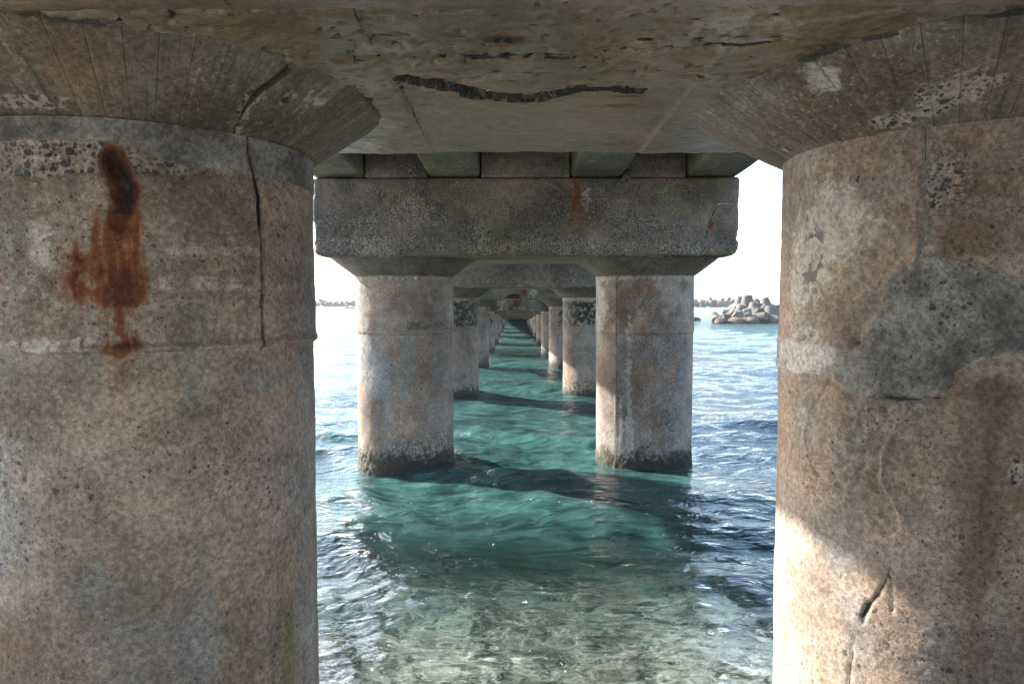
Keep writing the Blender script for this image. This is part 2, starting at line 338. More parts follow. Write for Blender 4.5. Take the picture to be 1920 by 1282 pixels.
def paint_left(A, Z, W, zl):
    a, b = zeros(len(A)); U = A*K
    big = fbm(W, 1.1, 4, 3); sml = fbm(W, 8, 4, 4); fin = fbm(W, 26, 3, 5)
    d = .007*fbm(W, 2.4, 4, 1)+.003*sml+.0015*fin
    zr = 2.425+.012*fbm(W*np.array([1, 1, 0]), 2.0, 3, 8)
    d += np.where(Z > zr, .013, 0)+.020*np.exp(-((Z-zr-.014)/.016)**2)*(.7+.6*sml)
    a[:, 3] += .55*np.exp(-((Z-zr)/.007)**2)*sm(sml, -.25, .05)
    b[:, 0] += .75*np.exp(-((Z-zr-.03)/.028)**2)*sm(A, 45, 10)
    # smooth grey collar below the capital
    colm = sm(Z, 3.19+.012*sml, 3.20+.012*sml)*sm(A, -12, -6)
    lowc = 3.205-.075*sm(A, 20, 40)+.03*fbm(W*np.array([1, 1, 0]), 6, 3, 17)
    colm = sm(Z, lowc-.01, lowc+.01)
    a[:, 2] += 1.0*colm; d += .004*colm
    # exposed stones
    ag = 1.5*sm(-(Z-3.24)/.05, 0, .4)*sm(Z, 3.02+.05*sml, 3.12)*sm(A, 32, 8)+1.0*blob(A, Z, 38, 3.13, 11, .055)+.8*blob(A, Z, 27, 3.14, 7, .06)
    a[:, 1] += ag*(1-colm)-.35; d -= .007*np.clip(ag, 0, 1)*(1-colm)*(.6+fin)
    q, _ = pdist(U, Z, [(64*K, 3.13), (65.5*K, 2.86)]); a[:, 1] += .8*np.exp(-(q/.05)**2)
    a[:, 1] += .55*blob(A, Z, 75, 2.80, 10, .03)
    # rust round a corroded bar
    q, t = pdist(U, Z, [(19*K, 3.15), (21.5*K, 3.05), (20*K, 2.92)]); core = np.exp(-(q/(.052+.02*sml))**2)
    q1, _ = pdist(U, Z, [(17*K, 2.9), (15*K, 2.75), (16.5*K, 2.62)]); q2, _ = pdist(U, Z, [(23.5*K, 3.02), (24.5*K, 2.86), (23.8*K, 2.64)])
    q3, _ = pdist(U, Z, [(10*K, 2.75), (7.5*K, 2.62)]); q4, _ = pdist(U, Z, [(19.5*K, 2.62), (20*K, 2.40), (18*K, 2.18)])
    q5, _ = pdist(U, Z, [(5*K, 2.46), (22*K, 2.455)]); q6, _ = pdist(U, Z, [(20*K, 2.9), (20.5*K, 2.62)])
    ru = .26*blob(A+3*sml, Z, 14, 2.72, 11, .17)+.95*core+.38*np.exp(-(q1/.08)**2)+.46*np.exp(-(q2/.038)**2)+.34*np.exp(-(q3/.07)**2)+.40*np.exp(-(q4/.075)**2)*sm(Z, 2.12, 2.40)+.34*np.exp(-(q5/.04)**2)+.5*np.exp(-(q6/.05)**2)
    ru *= 1-.5*np.exp(-((Z-2.585-.012*sml)/.035)**2)
    stv = fbm(W*np.array([1, 1, .07]), 34, 3, 44); stw = fbm(W, 14, 4, 45)
    ru = ru*(1+.55*stv*(1-core)+.5*stw); ru *= 1-.5*sm(stw, .15, .4)*(1-core)
    ru = ru*np.where(Z < 2.95, .80+.55*fbm(W*np.array([1, 1, .05]), 60, 2, 46), 1); a[:, 0] = np.clip(ru, 0, .62+.30*sm(core, .45, .9)*(Z > 2.95)); a[:, 3] += .5*sm(core, .6, .95)*sm(stw, -.1, .2)*(Z > 2.98); d -= .05*sm(core, .35, .9)*(.8+.8*sml)
    # crack and its rust run
    cp = [(55.9, 3.35), (58.0, 3.20), (61.5, 3.053), (62.2, 2.854), (61.3, 2.674), (60.8, 2.60)]
    q, t = pdist(U+.010*sml, Z, [(x*K, z) for x, z in cp]); wd = .003+.011*np.exp(-((t-.42)/.17)**2)
    cm = np.exp(-(q/wd)**2); a[:, 3] += 1.1*cm; d -= .045*cm
    q, t = pdist(U+.006*sml, Z, [(61.3*K, 2.83), (61*K, 2.64), (60.6*K, 2.415)]); a[:, 0] += .50*np.exp(-(q/.012)**2); 
    q, t = pdist(U, Z, [(57*K, 3.25), (60*K, 3.1)]); a[:, 0] += .45*np.exp(-(q/.02)**2)
    lay = fbm(W*np.array([.6, .6, 9]), 1.6, 4, 48); b[:, 0] += .34*sm(lay, .0, .3)*sm(A, 20, 32)*sm(Z, 2.44, 2.5)*sm(Z, 3.12, 3.0)+.2*blob(A, Z, 42, 2.8, 18, .3); b[:, 1] += .35*sm(lay, -.02, -.3)*sm(Z, 2.44, 2.5)
    # stains
    b[:, 0] += .7*blob(A, Z, -1, 2.82, 6, .22)+.35*blob(A, Z, -16, 1.9, 9, .5)
    a[:, 2] += .55*blob(A, Z, -10, 2.85, 6, .2)+.42*blob(A, Z, 48, 2.72, 28, .03)+.45*blob(A, Z, 80, 2.75, 12, .12)+.5*blob(A, Z, 60, 2.28, 25, .13)+.35*blob(A, Z, 0, 2.3, 12, .12)
    b[:, 1] += 1.0*blob(A, Z, -16, 1.25, 13, .22)+.42*blob(A, Z, 30, 1.65, 34, .3)+.35*blob(A, Z, 75, 2.0, 10, .5)+.3*blob(A, Z, 10, 1.0, 30, .3)
    b[:, 2] += .55*blob(A, Z, 72, 1.0, 14, .28)+.3*blob(A, Z, 35, .95, 20, .12)
    st = sm(fbm(W*np.array([1, 1, .12]), 14, 3, 40), .15, .4)*sm(A, 55, 68)*sm(Z, 1.75, 1.4)
    b[:, 2] += .7*st; a[:, 3] += .25*st
    return d, {'ma': a, 'mb': b}

def paint_right(A, Z, W, zl):
    a, b = zeros(len(A)); U = A*K
    big = fbm(W, 1.3, 4, 53); sml = fbm(W, 8, 4, 54); fin = fbm(W, 26, 3, 55)
    d = .007*fbm(W, 2.4, 4, 51)+.003*sml+.0015*fin
    a[:, 1] -= .30
    Uw = U+.03*sml; Zw = Z+.03*fbm(W, 8, 4, 60)
    pp = [(-110, 2.43), (-75, 2.436), (-57.6, 2.414), (-51, 2.538), (-47.4, 2.71), (-39.4, 2.774), (-28.5, 2.761), (-20.7, 2.743), (-12.6, 2.683), (20, 2.55), (20, 2.40), (-12, 2.426), (-22, 2.40), (-27.7, 2.36), (-30.1, 2.277), (-41, 2.235), (-53.6, 2.208), (-61, 2.242), (-66.4, 2.304), (-74.9, 2.281), (-110, 2.293)]
    ins = inpoly(Uw, Zw, [(x*K, z) for x, z in pp]).astype(float); a[:, 2] += ins*.95; d += ins*.007
    b[:, 0] += .5*ins*sm(A, -55, -75)+.9*blob(A, Z, -78, 2.40, 12, .07)
    q, _ = pdist(Uw, Zw, [(x*K, z) for x, z in pp]); e_ = np.exp(-(q/.007)**2); b[:, 0] += .45*e_*sm(sml, -.2, .2); d += .006*e_; a[:, 3] += .45*np.exp(-((q-.010)/.004)**2)*sm(sml, .05, .2)
    # lime crust on the upper warm face
    b[:, 0] += .85*blob(A, Z, -66, 2.95, 14, .28)*(1-ins)+.6*blob(A, Z, -84, 2.72, 12, .34)+.3*blob(A, Z, -48, 2.9, 7, .1)
    cr = sm(fbm(W, 13, 4, 71), -.02, .08)*blob(A, Z, -60, 2.95, 24, .40)
    a[:, 2] += .62*cr; d -= .005*cr
    a[:, 3] += .65*sm(fbm(W, 15, 3, 73), .16, .30)*blob(A, Z, -76, 2.8, 12, .35)
    # joint
    q, _ = pdist(U+.004*sml, Z, [(-38.4*K, 3.32), (-38.7*K, 2.77)]); a[:, 3] += .62*np.exp(-(q/.006)**2); d += .010*np.exp(-((q-.014)/.010)**2)-.014*np.exp(-(q/.006)**2); a[:, 2] += .5*np.exp(-(q/.016)**2)
    a[:, 1] += .95*blob(A, Z, -31, 3.08, 6, .16)+.7*blob(A, Z, -36, 3.0, 3, .25)+.3*blob(A, Z, -20, 3.0, 12, .2)
    b[:, 1] += .5*sm(A, -36, -30)*sm(Z, 2.74, 2.80)+.6*blob(A, Z, -30, 2.85, 9, .07)+.25*blob(A, Z, -40, 3.1, 12, .2)
    a[:, 2] += .55*blob(A, Z, -18, 2.95, 8, .14)
    # bright repair seam, spalls
    for u, z, ru_, rz_ in ((-75, 2.47, 4.5, .03), (-56, 2.45, 2.6, .018), (-80, 2.45, 2, .02), (-43, 2.52, .8, .03)):
        k = blob(A+4*sml, Z+.02*fin, u, z, ru_, rz_); a[:, 1] += 1.1*k; d -= .025*k*(1+fin); a[:, 0] += .22*k; a[:, 3] += .35*sm(k*(1+fin), .6, .9)
    q, _ = pdist(U, Z+.004*sml, [(-49*K, 2.235), (-38*K, 2.228), (-30*K, 2.25)]); k = np.exp(-(q/.008)**2); a[:, 3] += .75*k*sm(fin, -.4, .1); d -= .02*k
    # rough eroded zone and its ridge
    rz = [(-66, 2.30), (-60, 2.24), (-53, 2.20), (-46, 2.20), (-43, 2.12), (-47, 2.0), (-47.5, 1.88), (-42, 1.76), (-40, 1.70), (-46, 1.66), (-52, 1.74), (-56, 1.80), (-64, 1.82), (-72, 1.86), (-78, 2.0), (-72, 2.2)]
    zn = inpoly(Uw, Zw, [(x*K, z) for x, z in rz]).astype(float); d += zn*(-.006+.006*fin+.004*fbm(W, 50, 2, 66)); b[:, 1] += .22*zn
    q, _ = pdist(U+.004*sml, Z, [(-39*K, 2.17), (-43.5*K, 2.12), (-47.3*K, 2.0), (-47.3*K, 1.889), (-43*K, 1.80), (-41*K, 1.72)]); k = np.exp(-(q/.010)**2); d += .016*k; b[:, 0] += .25*k
    # brown streaked right flank
    fl = sm(A, -37, -25)*sm(Z, 2.38, 2.28)
    b[:, 1] += .60*fl+.5*fl*sm(fbm(W*np.array([1, 1, .15]), 9, 3, 80), 0, .4)
    a[:, 2] += .40*blob(A, Z, -38, 1.78, 9, .2)+.3*blob(A, Z, -50, 1.5, 12, .15)
    a[:, 1] += 1.6*blob(A, Z, -13, 1.97, 3.6, .10)+.45*blob(A, Z, -19, 1.45, 8, .3)+.45*sm(Z, 1.5, 1.0)*sm(A, -40, -25)
    b[:, 2] += .5*sm(Z, 1.25, .95)*(.6+sml)+.7*blob(A, Z, -11, 1.86, 4, .06)
    for pts, wd in (([(-44*K, 1.54), (-47*K, 1.42), (-52.7*K, 1.30)], .003), ([(-50.5*K, 1.36), (-52.5*K, 1.27)], .008), ([(-55*K, 1.20), (-56.5*K, .95)], .003), ([(-44*K, 1.50), (-43.5*K, 1.36)], .003)):
        q, _ = pdist(U+.012*sml, Z, pts); k = np.exp(-(q/(wd+.004))**2); a[:, 3] += .62*k*sm(sml+fin*.4, -.45, -.05); d -= .007*k*sm(sml, -.4, 0)
    b[:, 1] += .35*blob(A, Z, -50, 1.38, 6, .12)
    a[:, 3] += .5*np.exp(-((Z-zl*0-2.43)/.006)**2)*(A < -70)*0
    return d, {'ma': a, 'mb': b}

def paint_cap(n, side, zb, zt):
    def f(A, Z, W, zl):
        a, b = zeros(len(A)); h = (Z-zb)/(zt-zb)
        sml = fbm(W, 8, 4, n*3+side); fin = fbm(W, 28, 3, 9)
        d = .004*sml+.0015*fin+.004*fbm(W, 2, 3, 4)
        edge = np.exp(-((h-1)/.05)**2); d -= .018*edge*sm(sml, .0, .3); a[:, 3] += .8*edge*sm(sml, -.05, .2)
        e0 = np.exp(-(h/.05)**2); a[:, 3] += .45*e0*sm(sml, -.05, .2); b[:, 2] += .5*sm(h, .7, 1.0)*(n > 1)
        if n == 1 and side < 0:
            q, _ = pdist(A*K+.02*sml, h*.4, [(56*K, .42), (53*K, .27), (51.7*K, .14), (52*K, .03), (53*K, -.02)]); k = np.exp(-(q/(.004+.009*sm(h, .2, .6)))**2)
            a[:, 3] += 1.1*k; d -= .04*k; a[:, 1] += .9*np.exp(-(q/.05)**2)*sm(sml, -.1, .1)
            b[:, 0] += .5*blob(A, h, 66, .6, 10, .3); a[:, 1] += 1.0*blob(A, h, 2, .15, 14, .12)
            b[:, 1] += .65*blob(A, h, 16, .55, 9, .5)+.3*sm(A, 50, 25); b[:, 2] += .25*sm(A, 60, 20)
            a[:, 3] += .9*blob(A, h, 59.5, .55, 1.6, .06)+.9*blob(A, h, 90, .95, 9, .10)*sm(fin, -.2, .2)
        if n == 1 and side > 0:
            b[:, 0] += .95*blob(A, h, -55, .72, 4.5, .22); a[:, 3] += .8*blob(A, h, -54.5, .97, 4, .08)
            k = blob(A+3*sml, h, -48, .10, 6, .10); a[:, 1] += 1.2*k; d -= .02*k; a[:, 3] += .6*k*sm(fin, -.1, .2)
            a[:, 1] += .9*blob(A, h, -28, .4, 13, .3)+.5*blob(A, h, -36, .2, 6, .2)
            k = blob(A, h, -88, .1, 4, .10); a[:, 3] += 1.0*k*sm(fin, -.2, .2); a[:, 1] += k
            b[:, 1] += .45*sm(A, -45, -25); b[:, 2] += .25*sm(A, -70, -30)
        if n == 2: a[:, 3] += .25*sm(fbm(np.stack([A*.12, h*2, A*0], 1), 1.0, 4, side+5), .15, .4)
        return d, {'ma': a, 'mb': b}
    return f

DESC = {(1, -1): 'huge rust stained concrete pillar nearest the camera on the left, cracked at its top',
        (1, 1): 'huge sunlit concrete pillar nearest the camera on the right, with a dark repair patch',
        (2, -1): 'left concrete pillar of the second pair, grey blotched with black gash near its top',
        (2, 1): 'right concrete pillar of the second pair, sunlit strip and vertical seam on its side',
        (3, -1): 'left concrete pillar of the third pair, black stony band below its capital',
        (3, 1): 'right concrete pillar of the third pair, black stony band below its capital'}
NP = 13
for n in range(1, NP+1):
    for side in ((-1, 1) if n < 12 else ()):
        zt = Ztop(n); zc = Zcap(n); Yc = Y1+(n-1)*L; loc = (side*S/2, Yc, 0)
        root = empty('concrete_pillar', loc)
        tag(root, DESC.get((n, side), '%s concrete pillar of the %s pair from the camera, standing in the water' % ('left' if side < 0 else 'right', ORD[n-1])),
            'pillar', 'concrete pillars of the pier', 'thing')
        zbot = -1.6 if n == 1 else (-3.2 if n < 3 else -4.6)
        if n == 1:
            zs = np.concatenate([np.linspace(zbot, .7, 14)[:-1], np.arange(.7, zt, .0095), [zt]]); nth = 480
            pf = paint_left if side < 0 else paint_right
        elif n == 2: zs = np.concatenate([np.linspace(zbot, -.3, 8)[:-1], np.arange(-.3, zt, .018), [zt]]); nth = 260; pf = paint_generic(n, side, zt)
        elif n <= 4: zs = np.concatenate([np.linspace(zbot, -.3, 6)[:-1], np.arange(-.3, zt, .025), [zt]]); nth = 190; pf = paint_generic(n, side, zt)
        else: zs = np.concatenate([[zbot], np.arange(-.3, max(zt, -.1), .08), [max(zt, -.05)]]); nth = 56; pf = paint_generic(n, side, zt)
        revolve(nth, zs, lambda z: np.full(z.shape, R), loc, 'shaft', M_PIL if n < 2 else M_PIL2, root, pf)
        if zc > -.1:
            nh = {1: 46, 2: 22}.get(n, 8); hs = np.linspace(0, 1, nh); zs = zt+(zc-zt)*hs
            # the flare: a short lip, the cone, and a top ring tucked into the beam
            rf = lambda z, zt=zt, zc=zc: .757+.343*np.clip((z-zt)/(zc-zt), 0, 1)
            zs = np.concatenate([zs[:1], zs, [zc+.03]]) if True else zs
            zs[0] = zt-.012
            def rfun(z, zt=zt, zc=zc, n=n, side=side): return np.where(z < zt, .742, .757+(.343 if n > 1 or side < 0 else .425)*np.clip((z-zt)/(zc-zt), 0, 1))
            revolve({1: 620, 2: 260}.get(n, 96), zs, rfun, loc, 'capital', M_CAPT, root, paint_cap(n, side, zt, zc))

# ------------------------------------------------------------------ beams
def lattice(xs, ys, zs, rr_):
    """surface lattice of a box, corners rounded by rr_; returns verts, quads, normals"""
    nx, ny, nz = len(xs), len(ys), len(zs)
    idx = np.zeros((nx, ny, nz), bool); idx[[0, -1]] = 1; idx[:, [0, -1]] = 1; idx[:, :, [0, -1]] = 1
    I = np.full((nx, ny, nz), -1, np.int64); w_ = np.argwhere(idx); I[idx] = np.arange(len(w_))
    V = np.stack([np.asarray(xs)[w_[:, 0]], np.asarray(ys)[w_[:, 1]], np.asarray(zs)[w_[:, 2]]], 1)
    Q = []
    def grid(G, flip):
        q = np.stack([G[:-1, :-1], G[1:, :-1], G[1:, 1:], G[:-1, 1:]], -1).reshape(-1, 4); Q.append(q[:, ::-1] if flip else q)
    grid(I[0], True); grid(I[-1], False); grid(I[:, 0], False); grid(I[:, -1], True); grid(I[:, :, 0], True); grid(I[:, :, -1], False)
    lo = np.array([xs[0], ys[0], zs[0]])+rr_; hi = np.array([xs[-1], ys[-1], zs[-1]])-rr_
    c = np.clip(V, lo, hi); nv = V-c; ln = np.linalg.norm(nv, axis=1, keepdims=True)+1e-9; nv = nv/ln
    V = c+nv*rr_
    return V, np.concatenate(Q), nv
def ar(a, b, h): return np.linspace(a, b, max(2, int(round((b-a)/h))+1))
GX = [-2.66, -1.015, 1.01, 2.65]; GW = .365

def beam_paint(n, V, loc, x0, x1, zb):
    W = V+np.array(loc); a, b = zeros(len(V)); sml = fbm(W, 7, 4, n*5); fin = fbm(W, 22, 3, n*5+2); big = fbm(W, 1.5, 4, n*5+3)
    Z = W[:, 2]; X = W[:, 0]
    a[:, 1] += .3*big+.35*np.exp(-((Z-zb-.12)/.12)**2)*(1+sml)
    b[:, 2] += .7*np.exp(-((Z-zb)/.035)**2)
    if n == 2:
        for u, z, k in ((.70, 4.28, .65), (.72, 4.0, .5), (.75, 3.7, .55)): a[:, 0] += k*blob(X+.05*sml, Z, u, z, .13, .26)*.5
        b[:, 1] += .8*blob(X, Z, .85, 3.95, .25, .4)+.4*blob(X, Z, -.9, 4.2, .3, .15)+.4*blob(X, Z, 1.9, 3.6, .5, .2)
        for u, z in ((-1.86, 4.08), (-1.75, 3.55), (-.05, 4.25), (-.05, 3.48), (1.80, 3.60), (-.25, 3.37), (1.6, 4.2), (2.0, 4.3), (.5, 4.05), (1.55, 3.32)):
            a[:, 0] += .6*blob(X+.02*fin, Z, u, z, .026, .04)
        a[:, 0] += .7*blob(X+.03*fin, Z, 2.62, 3.66, .05, .10)
        a[:, 2] += .75*blob(X, Z, 1.85, 4.16, .26, .06)+.4*blob(X, Z, -2.2, 4.25, .5, .08)
        b[:, 0] += .75*blob(X, Z, .85, 4.05, .12, .22)+.5*blob(X, Z, -.3, 3.33, .7, .03)
        a[:, 1] += .55*blob(X, Z, -2.6, 3.75, .5, .12)+.7*blob(X, Z, -2.2, 3.42, .9, .08)+.5*blob(X, Z, .5, 3.4, .6, .12)+.4*blob(X, Z, -1.6, 3.9, .5, .2)
        dk = sm(fbm(W*np.array([1, 1, .8]), 1.7, 4, 19), .0, .3); b[:, 2] += .45*dk*sm(X, -1.8, -.8); a[:, 3] += .18*dk
        q, _ = pdist(X+.01*sml, Z, [(2.70, 3.95), (2.62, 3.75), (2.55, 3.5)]); a[:, 3] += .8*np.exp(-(q/.008)**2)
        q, _ = pdist(X, Z+.006*sml, [(2.65, 3.985), (3.05, 3.96)]); b[:, 0] += .9*np.exp(-(q/.010)**2)
        q, _ = pdist(X, Z+.004*sml, [(.1, 4.08), (1.15, 4.075)]); a[:, 3] += .7*np.exp(-(q/.005)**2)
    if n in (3, 4, 5, 6, 7):
        a[:, 1] += .3*sm(sml, -.1, .3)
        if n == 4: a[:, 3] += .95*blob(X+.1*sml, Z, -.25, zb+.14, .38, .10); a[:, 0] += .8*blob(X, Z, .2, zb+.3, .09, .25); b[:, 0] += .7*blob(X, Z, .5, zb+.3, .35, .3)
        if n in (5, 6):
            a[:, 0] += .55*sm(fbm(W*np.array([1, 1, .25]), 3, 3, n), .0, .35); b[:, 0] += .8*sm(fbm(W*np.array([1, 1, .25]), 2, 3, n+9), .0, .3)
    return W, a, b, sml, fin

for n in range(1, NP+1):
    zb = Zcap(n); zl = zb+1.115; Yc = Y1+(n-1)*L; loc = (0, Yc, 0)
    root = empty('cap_beam', (0, Yc, zb))
    tag(root, {1: 'wet grey concrete cap beam overhead with a long black gash across its underside',
               2: 'speckled grey concrete cap beam across the second pillar pair, carrying four girder ends',
               3: 'dark speckled concrete cap beam across the third pillar pair',
               4: 'concrete cap beam across the fourth pillar pair with a broken brown hole in its edge'}.get(n, 'concrete cap beam resting on the %s pillar pair from the camera' % ORD[n-1]),
        'beam', 'cap beams of the pier', 'thing')
    h = {1: .016, 2: .02, 3: .04}.get(n, .10)
    xs = ar(-3.03, 3.03, h); ys = ar(-1.1, 1.1, h if n == 1 else (h*2 if n < 4 else .2)); zs = ar(zb, zl, .05 if n == 1 else h)
    V, Q, nv = lattice(xs, ys, zs, .05)
    W, a, b, sml, fin = beam_paint(n, V, loc, -3.03, 3.03, zb)
    d = .012*fbm(W, 2.2, 4, n)+.006*sml+.004*fin
    # chipped long edges and rounded lower corners
    ex = np.minimum(np.abs(np.abs(V[:, 0])-3.03), 1); ez = V[:, 2]-zb; ey = 1.1-np.abs(V[:, 1])
    if n > 1: d -= .03*np.exp(-(np.minimum(ex, 9)/.06)**2)*sm(sml+fin*.6, -.1, .4)
    V = V+nv*d[:, None]
    cor = np.clip(1-np.hypot(np.clip(.16-ex, 0, 1), np.clip(.16-ez, 0, 1))/.16, -1, 0) if n > 1 else 0
    if n > 1: V[:, 0] += np.sign(V[:, 0])*cor*.10; V[:, 2] -= cor*.10
    if n == 1:
        X, Y = W[:, 0], W[:, 1]; bot = (nv[:, 2] < -.7); soff = bot.astype(float)
        up = np.zeros(len(V))
        # long spalled gash
        gp = [(-.60, 3.05), (-.53, 3.13), (-.397, 3.19), (-.299, 3.30), (-.167, 3.335), (-.07, 3.33), (.02, 3.25), (.132, 3.205), (.273, 3.22), (.37, 3.25)]
        q, t = pdist(X+.02*sml, Y+.045*fbm(W, 5, 4, 92)+.020*fin, gp); wd = .024+.026*np.sin(np.clip(t*1.3, 0, 1)*math.pi)+.030*sml+.020*fin+.014*fbm(W, 40, 2, 87)
        gm = sm(q, wd+.010, wd-.012)*soff; up += gm*(.07+.03*fin+.03*sml+.02*fbm(W, 60, 2, 98)); a[:, 1] += 1.0*gm; gk = sm(q, wd+.034, wd+.012)*soff; hole = sm(fbm(W, 24, 3, 88), .12, .25); a[:, 3] += gk*(.80+.4*sm(fin, .1, -.3))*(1-.12*hole); b[:, 1] += .8*np.exp(-((q-wd-.03)/.02)**2)*soff
        bl = sm(Y, 2.82, 2.74)*soff; d2 = fbm(W, 6, 4, 91)
        a[:, 1] += -.3*soff; up += .010*bl+.004*bl*d2
        b[:, 1] += bl*(.45+.5*sm(d2, -.1, .2)); b[:, 0] += bl*.65*sm(fbm(W, 5, 4, 95), .0, .2); up += bl*.003*fbm(W, 18, 3, 96)
        q, _ = pdist(X, Y+.03*sml, [(-.2, 2.775), (.113, 2.77), (.287, 2.742), (.459, 2.721), (.673, 2.657), (.9, 2.60), (1.4, 2.58)]); k = np.exp(-(q/(.006+.012*sm(X, .45, .6)*sm(X, .8, .7)))**2)*soff; a[:, 3] += k; up += .02*k
        q, _ = pdist(X, Y+.04*sml, [(-.55, 2.78), (-.2, 2.81), (.15, 2.80)]); k = np.exp(-(q/.018)**2)*soff; a[:, 3] += .75*k*sm(fin, -.2, .2); b[:, 1] += .6*k; up += .012*k
        q, _ = pdist(X, Y+.03*sml, [(.56, 2.485), (.688, 2.443), (.87, 2.412), (.981, 2.367), (1.15, 2.36), (1.6, 2.40)]); b[:, 0] += 1.1*np.exp(-(q/.012)**2)*soff
        a[:, 0] += (1.0*blob(X, Y, -.19, 2.62, .09, .05)+.35*blob(X, Y, -.45, 2.95, .12, .05)+.35*blob(X, Y, -1.0, 4.4, .2, .1))*soff
        for u, v, ru_, rv_ in ((.31, 2.66, .035, .022), (-.05, 2.72, .03, .016), (.5, 2.63, .03, .02), (-.58, 2.66, .02, .015), (.55, 2.90, .03, .014), (-.56, 3.45, .02, .012), (.34, 3.48, .05, .02), (.48, 3.50, .10, .014), (.6, 3.95, .03, .012), (-.35, 2.56, .03, .012), (1.05, 3.15, .04, .02), (-.95, 3.1, .04, .015), (-1.0, 2.9, .05, .02)):
            k = blob(X+.01*fin, Y, u, v, ru_, rv_)*soff; a[:, 3] += 1.1*k; up += .03*k; b[:, 1] += .8*np.exp(-(((X-u)/ru_/1.8)**2+((Y-v)/rv_/1.8)**2))*soff
        k = sm(fbm(W*np.array([1, 2, 1]), 24, 3, 99), .33, .42)*soff*sm(Y, 3.5, 2.9); a[:, 3] += .6*k; up += .012*k
        k = sm(fbm(W*np.array([1, 2.4, 1]), 7, 3, 89), .30, .42)*soff*sm(Y, 4.2, 3.0); b[:, 1] += .8*k; up += .008*k
        b[:, 1] += (.3*sm(fbm(W, 3, 4, 93), .0, .4)+.30*sm(Y, 4.0, 3.1)*(1+fbm(W, 2, 3, 94)))*soff
        # mossy edge drip line; side panels paler towards the far edge
        b[:, 2] += .5*np.exp(-((Y-4.53)/.035)**2)
        b[:, 0] += .30*sm(np.abs(X), .62, .70)*sm(Y, 3.0, 4.2)*soff*sm(fbm(W, 2, 3, 97), -.1, .3)
        # side panels stand 6 mm lower than the middle one along two straight form joints
        jx = np.where(X < 0, -.655+.012*(Y-3), .595+.004*(Y-3)); out = (np.abs(X) > np.abs(jx)).astype(float)
        up += -.007*out*soff; a[:, 2] += .35*out*soff
        q = np.abs(X-jx); a[:, 3] += .62*np.exp(-(q/.008)**2)*soff*sm(-X, -.1, .1); b[:, 0] += 1.2*np.exp(-(q/.009)**2)*soff*sm(X, -.1, .1)
        V[:, 2] += up
    V[:, 2] -= zb
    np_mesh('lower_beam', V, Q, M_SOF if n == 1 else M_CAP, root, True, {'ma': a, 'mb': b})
    # upstands between the girder seats, 3 mm proud
    ups = [(GX[0]+GW+.015, GX[1]-GW-.015), (GX[1]+GW+.015, GX[2]-GW-.015), (GX[2]+GW+.015, GX[3]-GW-.015)]
    for x0, x1 in ups:
        xs = ar(x0, x1, max(h, .02)); ys = ar(-1.103, 1.103, max(h*2, .04)); zs = ar(zl-.0, zl+.62, max(h, .02))
        V, Q, nv = lattice(xs, ys, zs, .02); W = V+np.array(loc); a, b = zeros(len(V)); sml = fbm(W, 7, 4, n+70)
        V = V+nv*(.004*sml)[:, None]; b[:, 1] += .2; a[:, 1] -= .10
        if n == 2:
            q, _ = pdist(W[:, 0], W[:, 2]+.03*sml, [(-2.2, 4.55), (-1.95, 4.47), (-1.8, 4.46), (-1.45, 4.56)]); a[:, 3] += .7*np.exp(-(q/.006)**2)
        V[:, 2] -= zb
        np_mesh('upstand', V, Q, M_CAP if n > 1 else M_SOF, root, True, {'ma': a, 'mb': b})

# ------------------------------------------------------------------ girders, one per bay and line
GH = .62
gnames = ['outer left', 'inner left', 'inner right', 'outer right']
gproto = {}
def make_girder(x, mesh_res, bay):
    ya, yb = .01, L-.01
    xs = ar(-GW, GW, mesh_res); ys = ar(ya, yb, mesh_res*2); zs = ar(0, GH, mesh_res)
    V, Q, nv = lattice(xs, ys, zs, .045); W = V+np.array((x, Y1, 0)); V = V+nv*(.010*fbm(W, 3, 4, int(x*10))+.006*fbm(W, 12, 3, 5))[:, None]
    a, b = zeros(len(V)); k = sm(fbm(W*np.array([1, .4, 1]), 5, 4, 7), .0, .25); a[:, 3] += .42*k; b[:, 0] += .3*sm(-k, -.3, 0)
    V[:, 2] += -.31*V[:, 1]/L
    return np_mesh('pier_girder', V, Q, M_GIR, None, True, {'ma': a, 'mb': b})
for bay in range(1, NP):
    for gi, gx in enumerate(GX):
        if bay == 1: o = make_girder(gx, .035, bay)
        else:
            if gi not in gproto: gproto[gi] = make_girder(gx, .12, bay)
            o = gproto[gi] if bay == 2 else gproto[gi].copy()
            if bay != 2: C.objects.link(o)
        o.location = (gx, Y1+(bay-1)*L, Zcap(bay)+1.118)
        if bay == 1: lb = ['mossy concrete girder at the far left edge, ending on the speckled cap beam', 'dark mossy concrete girder left of centre ending on the speckled cap beam',
                           'dark green streaked concrete girder right of centre with a mortar lump beside its end', 'concrete girder at the right edge, seen against the white sky'][gi]
        else: lb = '%s concrete girder spanning from the %s to the %s cap beam' % (gnames[gi], ORD[bay-1], ORD[bay])
        tag(o, lb, 'girder', 'girders of the pier')

V, Q, nv = lattice(ar(-3.1, 3.1, .3), ar(1.12, L+1.1, .4), ar(0, .22, .11), .03); V[:, 2] += -.31*V[:, 1]/L  # unseen deck slab, added to keep the sun out of the bays
for bay in range(1, NP):
    if bay == 1: dk = o = np_mesh('shade_deck_slab', V, Q, M_GIR)
    else: o = dk.copy(); C.objects.link(o)
    o.location = (0, Y1+(bay-1)*L, Zcap(bay)+1.118+GH+.03)
    tag(o, 'concrete deck slab across the girders between the %s and %s cap beams, unseen and added for shade' % (ORD[bay-1], ORD[bay]), 'slab', 'unseen shade slabs over the girders', 'thing')
